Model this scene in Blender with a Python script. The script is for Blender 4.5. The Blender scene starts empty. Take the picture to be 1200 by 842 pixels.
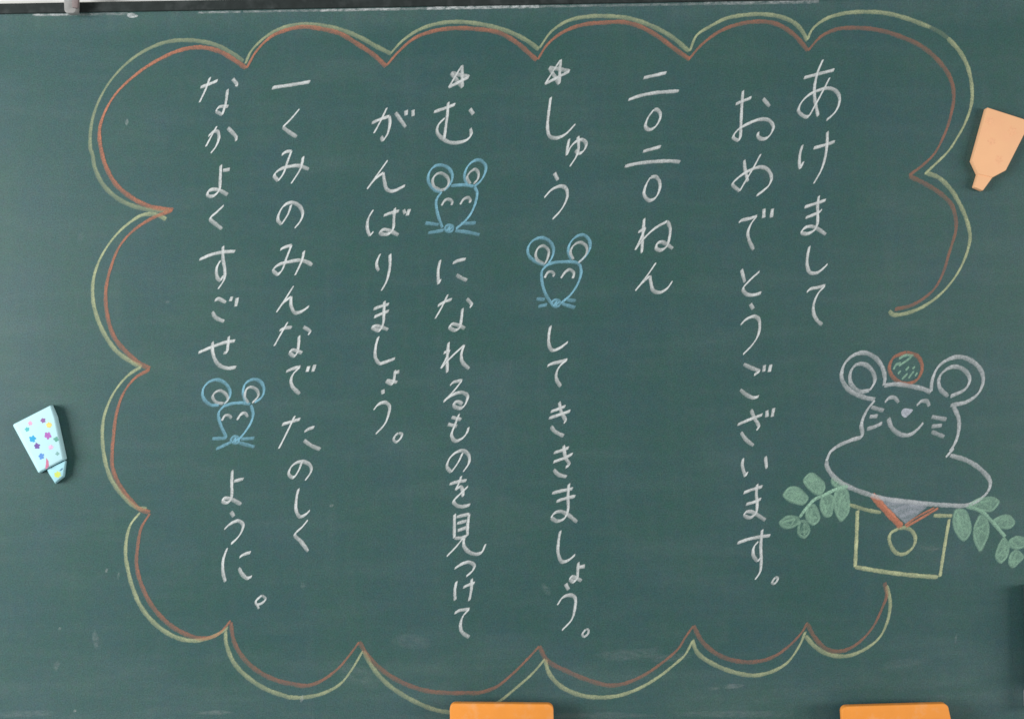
import bpy, math, random
from mathutils import Matrix, Vector

random.seed(7)
scene = bpy.context.scene
COL = scene.collection

# ------------------------------------------------------------------ camera, world, lamps, exposure
MM = 0.00144            # metres of chalkboard per unit of the 1200 x 842 layout
ROLL = math.radians(1.0)
DIST = 1.70
CZ = 1.40               # height of the picture centre above the floor
CA, SA = math.cos(ROLL), math.sin(ROLL)

cam_data = bpy.data.cameras.new("Camera")
cam = bpy.data.objects.new("Camera", cam_data)
COL.objects.link(cam)
cam_data.sensor_fit = 'HORIZONTAL'
cam_data.sensor_width = 36.0
cam_data.lens = 36.0 * DIST / (1200 * MM)
cam_data.clip_start = 0.05
cam_data.clip_end = 100.0
right = Vector((CA, 0, -SA)); up = Vector((SA, 0, CA)); back = Vector((0, -1, 0))
cam.matrix_world = Matrix(((right.x, up.x, back.x, 0.0),
                           (right.y, up.y, back.y, -DIST),
                           (right.z, up.z, back.z, CZ),
                           (0, 0, 0, 1)))
scene.camera = cam

world = bpy.data.worlds.new("World")
scene.world = world
world.use_nodes = True
bg = world.node_tree.nodes["Background"]
bg.inputs[0].default_value = (0.93, 1.0, 1.0, 1)
bg.inputs[1].default_value = 0.33

def area_lamp(name, loc, target, sx, sy, energy, color):
    d = bpy.data.lights.new(name, 'AREA')
    d.shape = 'RECTANGLE'; d.size = sx; d.size_y = sy; d.energy = energy; d.color = color
    o = bpy.data.objects.new(name, d); COL.objects.link(o)
    o.location = loc
    o.rotation_euler = (Vector(target) - Vector(loc)).to_track_quat('-Z', 'Y').to_euler()
    return o

# the classroom windows on the left and the corridor windows on the right, both out of the picture
area_lamp("window_light", (-3.25, -1.95, 1.62), (0.1, 0, 1.30), 1.9, 1.5, 152, (0.97, 1.0, 1.0))
area_lamp("corridor_light", (3.6, -1.9, 1.35), (0.4, 0, 1.2), 2.2, 0.9, 76, (1.0, 0.99, 0.97))

scene.view_settings.view_transform = 'Standard'
scene.view_settings.look = 'None'
scene.view_settings.exposure = 0.0
scene.view_settings.gamma = 1.0
scene.cycles.transparent_max_bounces = 48
scene.cycles.filter_width = 1.6

# ------------------------------------------------------------------ helpers
def P(px, py, depth=0.0):
    """Layout units -> point on the board (or on a plane `depth` in front of it)."""
    s = MM * (DIST - depth) / DIST
    dx = (px - 600.0) * s
    dy = (421.0 - py) * s
    return Vector((dx * CA + dy * SA, -depth, CZ - dx * SA + dy * CA))

def link(name, me, mat=None, parent=None):
    o = bpy.data.objects.new(name, me)
    COL.objects.link(o)
    if mat is not None and me is not None:
        me.materials.append(mat)
    if parent is not None:
        o.parent = parent
        o.matrix_parent_inverse = parent.matrix_basis.inverted()
    return o

def empty(name, loc, parent=None):
    o = bpy.data.objects.new(name, None)
    o.empty_display_size = 0.05
    COL.objects.link(o)
    o.location = loc
    if parent is not None:
        o.parent = parent
        o.matrix_parent_inverse = parent.matrix_basis.inverted()
    return o

def tag(o, label=None, cat=None, group=None, kind=None):
    if label: o["label"] = label
    if cat: o["category"] = cat
    if group: o["group"] = group
    if kind: o["kind"] = kind
    return o

def mesh(name, verts, faces, smooth=False):
    me = bpy.data.meshes.new(name)
    me.from_pydata([tuple(v) for v in verts], [], faces)
    me.update()
    if smooth:
        for p in me.polygons: p.use_smooth = True
    return me

def box(name, x0, x1, y0, y1, z0, z1, mat, parent=None, bevel=0.0, seg=3):
    v = [(x, y, z) for x in (x0, x1) for y in (y0, y1) for z in (z0, z1)]
    f = [(0, 1, 3, 2), (4, 6, 7, 5), (0, 4, 5, 1), (2, 3, 7, 6), (0, 2, 6, 4), (1, 5, 7, 3)]
    o = link(name, mesh(name, v, f), mat, parent)
    if bevel:
        m = o.modifiers.new("Bevel", 'BEVEL'); m.width = bevel; m.segments = seg
        for p in o.data.polygons: p.use_smooth = True
    return o

def prism(name, front, base, mat, parent=None, bevel=0.0, seg=3):
    """Solid between a front outline and a base outline (same vertex count, clockwise seen from the camera)."""
    n = len(front)
    v = list(front) + list(base)
    f = [tuple(range(n - 1, -1, -1)), tuple(range(n, 2 * n))]
    for i in range(n):
        j = (i + 1) % n
        f.append((i, j, n + j, n + i))
    me = mesh(name, v, f)
    import bmesh
    bm = bmesh.new(); bm.from_mesh(me)
    bmesh.ops.recalc_face_normals(bm, faces=bm.faces)
    bm.to_mesh(me); bm.free()
    o = link(name, me, mat, parent)
    if bevel:
        m = o.modifiers.new("Bevel", 'BEVEL'); m.width = bevel; m.segments = seg
        m.limit_method = 'ANGLE'; m.angle_limit = math.radians(25)
        for p in me.polygons: p.use_smooth = True
    return o

# ------------------------------------------------------------------ materials
def nodes_of(mat):
    mat.use_nodes = True
    nt = mat.node_tree
    return nt, nt.nodes, nt.links, nt.nodes["Principled BSDF"]

def add(nodes, t, **kw):
    n = nodes.new(t)
    for k, v in kw.items(): setattr(n, k, v)
    return n

def noise(nodes, links, co, scale, detail=4, rough=0.55, dim=None):
    n = add(nodes, 'ShaderNodeTexNoise')
    n.inputs['Scale'].default_value = scale
    n.inputs['Detail'].default_value = detail
    n.inputs['Roughness'].default_value = rough
    links.new(co, n.inputs['Vector'])
    return n

def ramp(nodes, links, src, stops):
    r = add(nodes, 'ShaderNodeValToRGB')
    e = r.color_ramp.elements
    while len(e) < len(stops): e.new(0.5)
    for el, (p, c) in zip(e, stops):
        el.position = p; el.color = (*c, 1) if len(c) == 3 else c
    links.new(src, r.inputs[0])
    return r

def mixc(nodes, links, fac, a, b, blend='MIX'):
    m = add(nodes, 'ShaderNodeMix', data_type='RGBA', blend_type=blend)
    if isinstance(fac, (int, float)): m.inputs[0].default_value = fac
    else: links.new(fac, m.inputs[0])
    for s, v in ((6, a), (7, b)):
        if isinstance(v, tuple): m.inputs[s].default_value = (*v, 1)
        else: links.new(v, m.inputs[s])
    return m.outputs[2]

def mathn(nodes, links, op, a, b=None, c=None, clamp=False):
    m = add(nodes, 'ShaderNodeMath', operation=op, use_clamp=clamp)
    for i, v in enumerate((a, b, c)):
        if v is None: continue
        if isinstance(v, (int, float)): m.inputs[i].default_value = v
        else: links.new(v, m.inputs[i])
    return m.outputs[0]

def mapping(nodes, links, co, scale, rot=(0, 0, 0)):
    m = add(nodes, 'ShaderNodeMapping')
    m.inputs['Scale'].default_value = scale
    m.inputs['Rotation'].default_value = rot
    links.new(co, m.inputs['Vector'])
    return m.outputs[0]

def board_material():
    mat = bpy.data.materials.new("chalkboard_green")
    nt, N, L, bsdf = nodes_of(mat)
    co = add(N, 'ShaderNodeTexCoord').outputs['Object']
    # steel enamel, slightly blotchy
    tint = noise(N, L, co, 9.0, 3)
    base = ramp(N, L, tint.outputs['Fac'], [(0.36, (0.034, 0.096, 0.084)), (0.64, (0.036, 0.093, 0.096))]).outputs[0]
    blot = noise(N, L, co, 70.0, 2)
    base = mixc(N, L, ramp(N, L, blot.outputs['Fac'], [(0.42, (0, 0, 0)), (0.66, (0.45, 0.45, 0.45))]).outputs[0],
                base, (0.051, 0.096, 0.095))
    # wiped-in chalk dust: broad patches, eraser sweeps, fine grain
    broad = noise(N, L, co, 2.6, 5, 0.6)
    sweep = noise(N, L, mapping(N, L, co, (3.0, 3.0, 17.0), (0, math.radians(12), 0)), 1.5, 4, 0.6)
    sweep2 = noise(N, L, mapping(N, L, co, (24.0, 3.0, 4.0), (0, math.radians(-9), 0)), 1.3, 4, 0.6)
    d = mathn(N, L, 'MULTIPLY', ramp(N, L, broad.outputs['Fac'], [(0.35, (0, 0, 0)), (0.75, (1, 1, 1))]).outputs[0], 0.016)
    d = mathn(N, L, 'MULTIPLY_ADD', ramp(N, L, sweep.outputs['Fac'], [(0.48, (0, 0, 0)), (0.80, (1, 1, 1))]).outputs[0], 0.022, d)
    d = mathn(N, L, 'MULTIPLY_ADD', ramp(N, L, sweep2.outputs['Fac'], [(0.52, (0, 0, 0)), (0.82, (1, 1, 1))]).outputs[0], 0.012, d)
    # more dust has settled towards the ledge below and along the top edge of the sheet
    sep = add(N, 'ShaderNodeSeparateXYZ'); L.new(co, sep.inputs[0])
    low = add(N, 'ShaderNodeMapRange', interpolation_type='SMOOTHSTEP')
    low.inputs['From Min'].default_value = -0.42; low.inputs['From Max'].default_value = -0.61
    L.new(sep.outputs['Z'], low.inputs['Value'])
    lowd = mathn(N, L, 'MULTIPLY', low.outputs[0], mathn(N, L, 'ADD', sweep.outputs['Fac'], -0.12))
    d = mathn(N, L, 'MULTIPLY_ADD', lowd, 0.06, d)
    hi = add(N, 'ShaderNodeMapRange', interpolation_type='SMOOTHSTEP')
    hi.inputs['From Min'].default_value = 0.545; hi.inputs['From Max'].default_value = 0.595
    L.new(sep.outputs['Z'], hi.inputs['Value'])
    d = mathn(N, L, 'MULTIPLY_ADD', mathn(N, L, 'MULTIPLY', hi.outputs[0], sweep2.outputs['Fac']), 0.05, d)
    grain = noise(N, L, co, 420.0, 2, 0.7)
    g = mathn(N, L, 'MULTIPLY_ADD', grain.outputs['Fac'], 1.5, 0.25)
    d = mathn(N, L, 'MULTIPLY', d, g, clamp=True)
    colr = mixc(N, L, d, base, (0.74, 0.78, 0.76))
    speck = noise(N, L, co, 460.0, 1, 0.5)
    sp = ramp(N, L, speck.outputs['Fac'], [(0.28, (0.76, 0.76, 0.76)), (0.72, (1.24, 1.24, 1.24))]).outputs[0]
    colr = mixc(N, L, 1.0, colr, sp, 'MULTIPLY')
    chroma = noise(N, L, co, 110.0, 4, 0.75)
    cs = mixc(N, L, 1.0, chroma.outputs['Color'], (2.0, 2.0, 2.0), 'MULTIPLY')
    colr = mixc(N, L, 0.16, colr, mixc(N, L, 1.0, colr, cs, 'MULTIPLY'))
    L.new(colr, bsdf.inputs['Base Color'])
    bsdf.inputs['Roughness'].default_value = 0.46
    bsdf.inputs['Specular IOR Level'].default_value = 0.30
    bump = add(N, 'ShaderNodeBump'); bump.inputs['Strength'].default_value = 0.12; bump.inputs['Distance'].default_value = 0.0006
    L.new(grain.outputs['Fac'], bump.inputs['Height']); L.new(bump.outputs[0], bsdf.inputs['Normal'])
    return mat

def chalk_material(name, color, color2=None, patchy=False, rough_amt=0.34):
    """Powdery deposit: the vertex attribute says how much chalk was pressed on, the grain lets the board through."""
    mat = bpy.data.materials.new(name)
    nt, N, L, bsdf = nodes_of(mat)
    co = add(N, 'ShaderNodeTexCoord').outputs['Object']
    att = add(N, 'ShaderNodeAttribute', attribute_name="pressure")
    grain = noise(N, L, co, 520.0, 3, 0.75)
    patch = noise(N, L, co, 60.0, 2, 0.5)
    k = mathn(N, L, 'MULTIPLY_ADD', grain.outputs['Fac'], 1.5, 0.22)
    k = mathn(N, L, 'MULTIPLY', k, mathn(N, L, 'MULTIPLY_ADD', patch.outputs['Fac'], 0.6, 0.72))
    skip = noise(N, L, co, 300.0, 4, 0.8)
    k = mathn(N, L, 'MULTIPLY', k, ramp(N, L, skip.outputs['Fac'], [(0.30, (1 - rough_amt,) * 3), (0.62, (1.12, 1.12, 1.12))]).outputs[0])
    if patchy:      # wiped chalk breaks up into streaks
        st = noise(N, L, mapping(N, L, co, (90.0, 90.0, 230.0), (0, math.radians(25), 0)), 1.0, 4, 0.7)
        k = mathn(N, L, 'MULTIPLY', k, ramp(N, L, st.outputs['Fac'], [(0.34, (0.1, 0.1, 0.1)), (0.68, (1.9, 1.9, 1.9))]).outputs[0])
    a = mathn(N, L, 'MULTIPLY', att.outputs['Fac'], k, clamp=True)
    a = mathn(N, L, 'MINIMUM', a, 0.97)
    c = mixc(N, L, grain.outputs['Fac'], color, color2 or tuple(min(1, v * 1.08) for v in color))
    L.new(c, bsdf.inputs['Base Color'])
    bsdf.inputs['Roughness'].default_value = 1.0
    bsdf.inputs['Specular IOR Level'].default_value = 0.0
    L.new(a, bsdf.inputs['Alpha'])
    return mat

def solid_material(name, color, rough=0.6, var=0.08, scale=40.0, stain=None, stain_amt=0.3, spec=0.4, bump=0.0):
    mat = bpy.data.materials.new(name)
    nt, N, L, bsdf = nodes_of(mat)
    co = add(N, 'ShaderNodeTexCoord').outputs['Object']
    n = noise(N, L, co, scale, 4, 0.6)
    lo = tuple(v * (1 - var) for v in color); hi = tuple(min(1.0, v * (1 + var)) for v in color)
    c = ramp(N, L, n.outputs['Fac'], [(0.3, lo), (0.7, hi)]).outputs[0]
    if stain:
        s = noise(N, L, co, 38.0, 3, 0.6)
        f = ramp(N, L, s.outputs['Fac'], [(0.50, (0, 0, 0)), (0.72, (stain_amt,) * 3)]).outputs[0]
        c = mixc(N, L, f, c, stain)
    L.new(c, bsdf.inputs['Base Color'])
    bsdf.inputs['Roughness'].default_value = rough
    bsdf.inputs['Specular IOR Level'].default_value = spec
    if bump:
        g = noise(N, L, co, 700.0, 2)
        b = add(N, 'ShaderNodeBump'); b.inputs['Strength'].default_value = bump; b.inputs['Distance'].default_value = 0.0005
        L.new(g.outputs['Fac'], b.inputs['Height']); L.new(b.outputs[0], bsdf.inputs['Normal'])
    return mat

M_BOARD = board_material()
M_WHITE = chalk_material("white_chalk", (0.70, 0.71, 0.70))
M_LILAC = chalk_material("bluish_white_chalk", (0.50, 0.52, 0.58), rough_amt=0.55)
M_SOFT = chalk_material("soft_white_chalk", (0.63, 0.645, 0.655), rough_amt=0.45)
M_DUST = chalk_material("smeared_chalk", (0.58, 0.60, 0.60), patchy=True)
M_BLUE = chalk_material("blue_chalk", (0.28, 0.56, 0.70))
M_YELLOW = chalk_material("yellow_chalk", (0.59, 0.62, 0.37), rough_amt=0.40)
M_RED = chalk_material("red_chalk", (0.58, 0.235, 0.15), rough_amt=0.40)
M_GREEN = chalk_material("green_chalk", (0.40, 0.63, 0.47), rough_amt=0.55)
M_RAIL = solid_material("dark_rail", (0.024, 0.030, 0.029), 0.75, 0.2, 60, (0.2, 0.21, 0.21), 0.14, 0.2)
M_WALL = solid_material("wall_plaster", (0.76, 0.73, 0.69), 0.85, 0.03, 30, bump=0.2)
M_TRAY = solid_material("tray_metal", (0.45, 0.46, 0.46), 0.4, 0.08, 50, (0.75, 0.76, 0.75), 0.5)
M_ORANGE = solid_material("orange_plastic", (0.93, 0.33, 0.055), 0.55, 0.03, 25, (0.93, 0.56, 0.33), 0.28, 0.3, 0.1)
M_FELT = solid_material("felt_pad", (0.10, 0.11, 0.16), 0.95, 0.2, 200, (0.5, 0.5, 0.5), 0.4, 0.1, 0.4)
M_PEACH = solid_material("peach_paper", (0.92, 0.50, 0.27), 0.6, 0.02, 30, (0.93, 0.43, 0.26), 0.22, 0.25)
M_PALEBLUE = solid_material("pale_blue_paper", (0.53, 0.80, 0.85), 0.6, 0.02, 30, spec=0.3)
M_TEAL = solid_material("teal_paper", (0.40, 0.70, 0.77), 0.6, 0.03, 30, spec=0.3)
M_PEG = solid_material("peg_plastic", (0.30, 0.29, 0.28), 0.5, 0.16, 90, spec=0.2)
M_PEG2 = solid_material("peg_brown", (0.22, 0.17, 0.165), 0.5, 0.16, 90, spec=0.2)
M_BOXGREY = solid_material("box_dark", (0.06, 0.075, 0.08), 0.6, 0.1, 60)
M_BOXWHITE = solid_material("box_white", (0.72, 0.72, 0.72), 0.6, 0.04, 60)

# ------------------------------------------------------------------ chalkboard, wall
board = empty("chalkboard", P(600, 421))
board.rotation_euler = (0, 0, 0)
tag(board, "green chalkboard covered with chalk writing, mouse drawings and a cloud-shaped border", "chalkboard")

RAIL_BOT = P(0, 17.2).z            # lower edge of the dark rail (level in the world)
RAIL_TOP = P(0, 5.6).z
Z_BOT = P(600, 880).z
X0, X1 = -1.45, 1.45

def sheet(name, x0, x1, z0, z1, yf, yb, mat, parent):
    ox, oy, oz = board.location
    o = box(name, x0 - ox, x1 - ox, yf - oy, yb - oy, z0 - oz, z1 - oz, mat)
    o.location = board.location
    o.parent = parent
    o.matrix_parent_inverse = parent.matrix_basis.inverted()
    return o

sheet("writing_surface", X0, X1, Z_BOT, RAIL_TOP - 0.001, 0.0, 0.020, M_BOARD, board)
rail = sheet("top_rail", X0, X1, RAIL_BOT, RAIL_TOP, -0.006, -0.0005, M_RAIL, board)
b = rail.modifiers.new("Bevel", 'BEVEL'); b.width = 0.0015; b.segments = 2
tray = sheet("chalk_tray", X0, X1, Z_BOT - 0.020, Z_BOT - 0.001, -0.085, 0.020, M_TRAY, board)
b = tray.modifiers.new("Bevel", 'BEVEL'); b.width = 0.003; b.segments = 2

wall = box("wall", -3.0, 3.0, 0.0225, 0.12, 0.0, 2.8, M_WALL)
tag(wall, kind="structure")

# ------------------------------------------------------------------ chalk strokes
NIB_ANG = math.radians(54)
layer = [0]
def next_y():
    layer[0] = (layer[0] + 1) % 44
    return -0.00012 - layer[0] * 0.000011

def catmull(pts, step=0.8, closed=False):
    n = len(pts)
    if n == 2:
        (x0, y0), (x1, y1) = pts
        k = max(2, int(math.hypot(x1 - x0, y1 - y0) / step))
        return [(x0 + (x1 - x0) * i / k, y0 + (y1 - y0) * i / k) for i in range(k + 1)]
    out = []
    rng = range(n) if closed else range(n - 1)
    for i in rng:
        if closed:
            p0, p1, p2, p3 = (pts[(i - 1) % n], pts[i], pts[(i + 1) % n], pts[(i + 2) % n])
        else:
            p1, p2 = pts[i], pts[i + 1]
            p0 = pts[i - 1] if i else (2 * p1[0] - p2[0], 2 * p1[1] - p2[1])
            p3 = pts[i + 2] if i + 2 < n else (2 * p2[0] - p1[0], 2 * p2[1] - p1[1])
        t0 = 0.0
        d1 = max(1e-6, math.dist(p0, p1)) ** 0.5
        d2 = max(1e-6, math.dist(p1, p2)) ** 0.5
        d3 = max(1e-6, math.dist(p2, p3)) ** 0.5
        t1, t2, t3 = d1, d1 + d2, d1 + d2 + d3
        k = max(2, int(math.dist(p1, p2) / step))
        for j in range(k):
            t = t1 + (t2 - t1) * j / k
            def lerp(a, b, ta, tb):
                return tuple(((tb - t) * u + (t - ta) * v) / (tb - ta) for u, v in zip(a, b))
            A1 = lerp(p0, p1, t0, t1); A2 = lerp(p1, p2, t1, t2); A3 = lerp(p2, p3, t2, t3)
            B1 = lerp(A1, A2, t0, t2); B2 = lerp(A2, A3, t1, t3)
            out.append(lerp(B1, B2, t1, t2))
    if not closed: out.append(pts[-1])
    return out

def split_cusps(pts, lim=95):
    runs, cur = [], [pts[0]]
    for i in range(1, len(pts)):
        cur.append(pts[i])
        if 0 < i < len(pts) - 1:
            ax, ay = pts[i][0] - pts[i - 1][0], pts[i][1] - pts[i - 1][1]
            bx, by = pts[i + 1][0] - pts[i][0], pts[i + 1][1] - pts[i][1]
            ang = math.degrees(abs(math.atan2(ax * by - ay * bx, ax * bx + ay * by)))
            if ang > lim:
                runs.append(cur); cur = [pts[i]]
    runs.append(cur)
    return runs

class Chalk:
    """Collects strokes of one drawn piece; build() links them as one mesh."""
    def __init__(self): self.v, self.f, self.d = [], [], []
    def ribbon(self, pts, wide=4.7, thin=1.9, press=1.0, fade=0.5, taper=True):
        for run in split_cusps(pts):
            line = catmull(run)
            n = len(line)
            if n < 2: continue
            y = next_y()
            nx, ny = math.cos(NIB_ANG), -math.sin(NIB_ANG)     # layout y points down
            total = sum(math.dist(line[i], line[i + 1]) for i in range(n - 1))
            start = len(self.v); acc = 0.0
            ph1, ph2 = random.uniform(0, 6.28), random.uniform(0, 6.28)
            for i, (x, yy) in enumerate(line):
                a = line[max(0, i - 1)]; c = line[min(n - 1, i + 1)]
                tx, ty = c[0] - a[0], c[1] - a[1]
                l = math.hypot(tx, ty) or 1.0
                tx, ty = tx / l, ty / l
                qx, qy = -ty, tx
                cr = nx * qx + ny * qy
                s = math.tanh(cr * 4.0)
                if i: acc += math.dist(line[i - 1], line[i])
                w = 1.0 + 0.07 * math.sin(acc * 0.33 + ph1) + 0.05 * math.sin(acc * 0.91 + ph2)
                if taper:
                    e = min(acc, total - acc)
                    w *= 0.84 + 0.16 * min(1.0, e / 2.5)
                hx = (nx * s * (wide - thin) + qx * thin) * 0.5 * w
                hy = (ny * s * (wide - thin) + qy * thin) * 0.5 * w
                den = press * (1.0 - fade * min(1.0, abs(cr)) ** 1.5)
                den *= 1.0 + 0.10 * math.sin(acc * 0.21 + ph2)
                e = min(acc, total - acc)
                endf = 0.5 + 0.5 * min(1.0, e / 0.9)
                up_ = i / n * 0.000006
                for u, k in ((-1.18, 0.0), (-0.90, 0.72), (-0.5, 1.0), (0.5, 0.95), (0.90, 0.82), (1.18, 0.0)):
                    p = P(x + hx * u, yy + hy * u)
                    self.v.append((p.x, y - up_, p.z)); self.d.append(den * k * endf * (1.0 + 0.34 * max(-1.0, min(1.0, u)) * s * min(1.0, abs(cr))))
            for i in range(n - 1):
                for j in range(5):
                    q = start + i * 6 + j
                    self.f.append((q, q + 1, q + 7, q + 6))
        return self
    def fill(self, outline, press=0.5, soft=0.75, smooth=True, edge=0.9, step=1.5):
        line = catmull(outline, step, True) if smooth else [q for i in range(len(outline))
                for q in catmull([outline[i], outline[(i + 1) % len(outline)]], step)[:-1]]
        n = len(line)
        cx = sum(p[0] for p in line) / n; cy = sum(p[1] for p in line) / n
        y = next_y()
        start = len(self.v)
        rings = [(1.06, 0.0), (0.97, edge), (soft, 1.0), (soft * 0.55, 0.92)]
        for r, k in rings:
            for (x, yy) in line:
                p = P(cx + (x - cx) * r, cy + (yy - cy) * r)
                self.v.append((p.x, y, p.z)); self.d.append(press * k * random.uniform(0.85, 1.12))
        p = P(cx, cy); self.v.append((p.x, y, p.z)); self.d.append(press * 0.9)
        c = len(self.v) - 1
        for k in range(3):
            for i in range(n):
                j = (i + 1) % n
                q = start + k * n
                self.f.append((q + i, q + j, q + n + j, q + n + i))
        q = start + 3 * n
        for i in range(n): self.f.append((q + i, q + (i + 1) % n, c))
        return self
    def build(self, name, mat, parent):
        o0 = board.location
        me = mesh(name, [(x - o0.x, y - o0.y, z - o0.z) for x, y, z in self.v], self.f)
        at = me.attributes.new("pressure", 'FLOAT', 'POINT')
        at.data.foreach_set("value", self.d)
        o = link(name, me, mat)
        o.location = board.location
        o.parent = parent
        o.matrix_parent_inverse = parent.matrix_world.inverted() if parent is not board else board.matrix_basis.inverted()
        return o

def T(ox, oy, k, pts):
    return [(ox + x / k, oy + y / k) for x, y in pts]

K = 842 / 120.0
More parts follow.
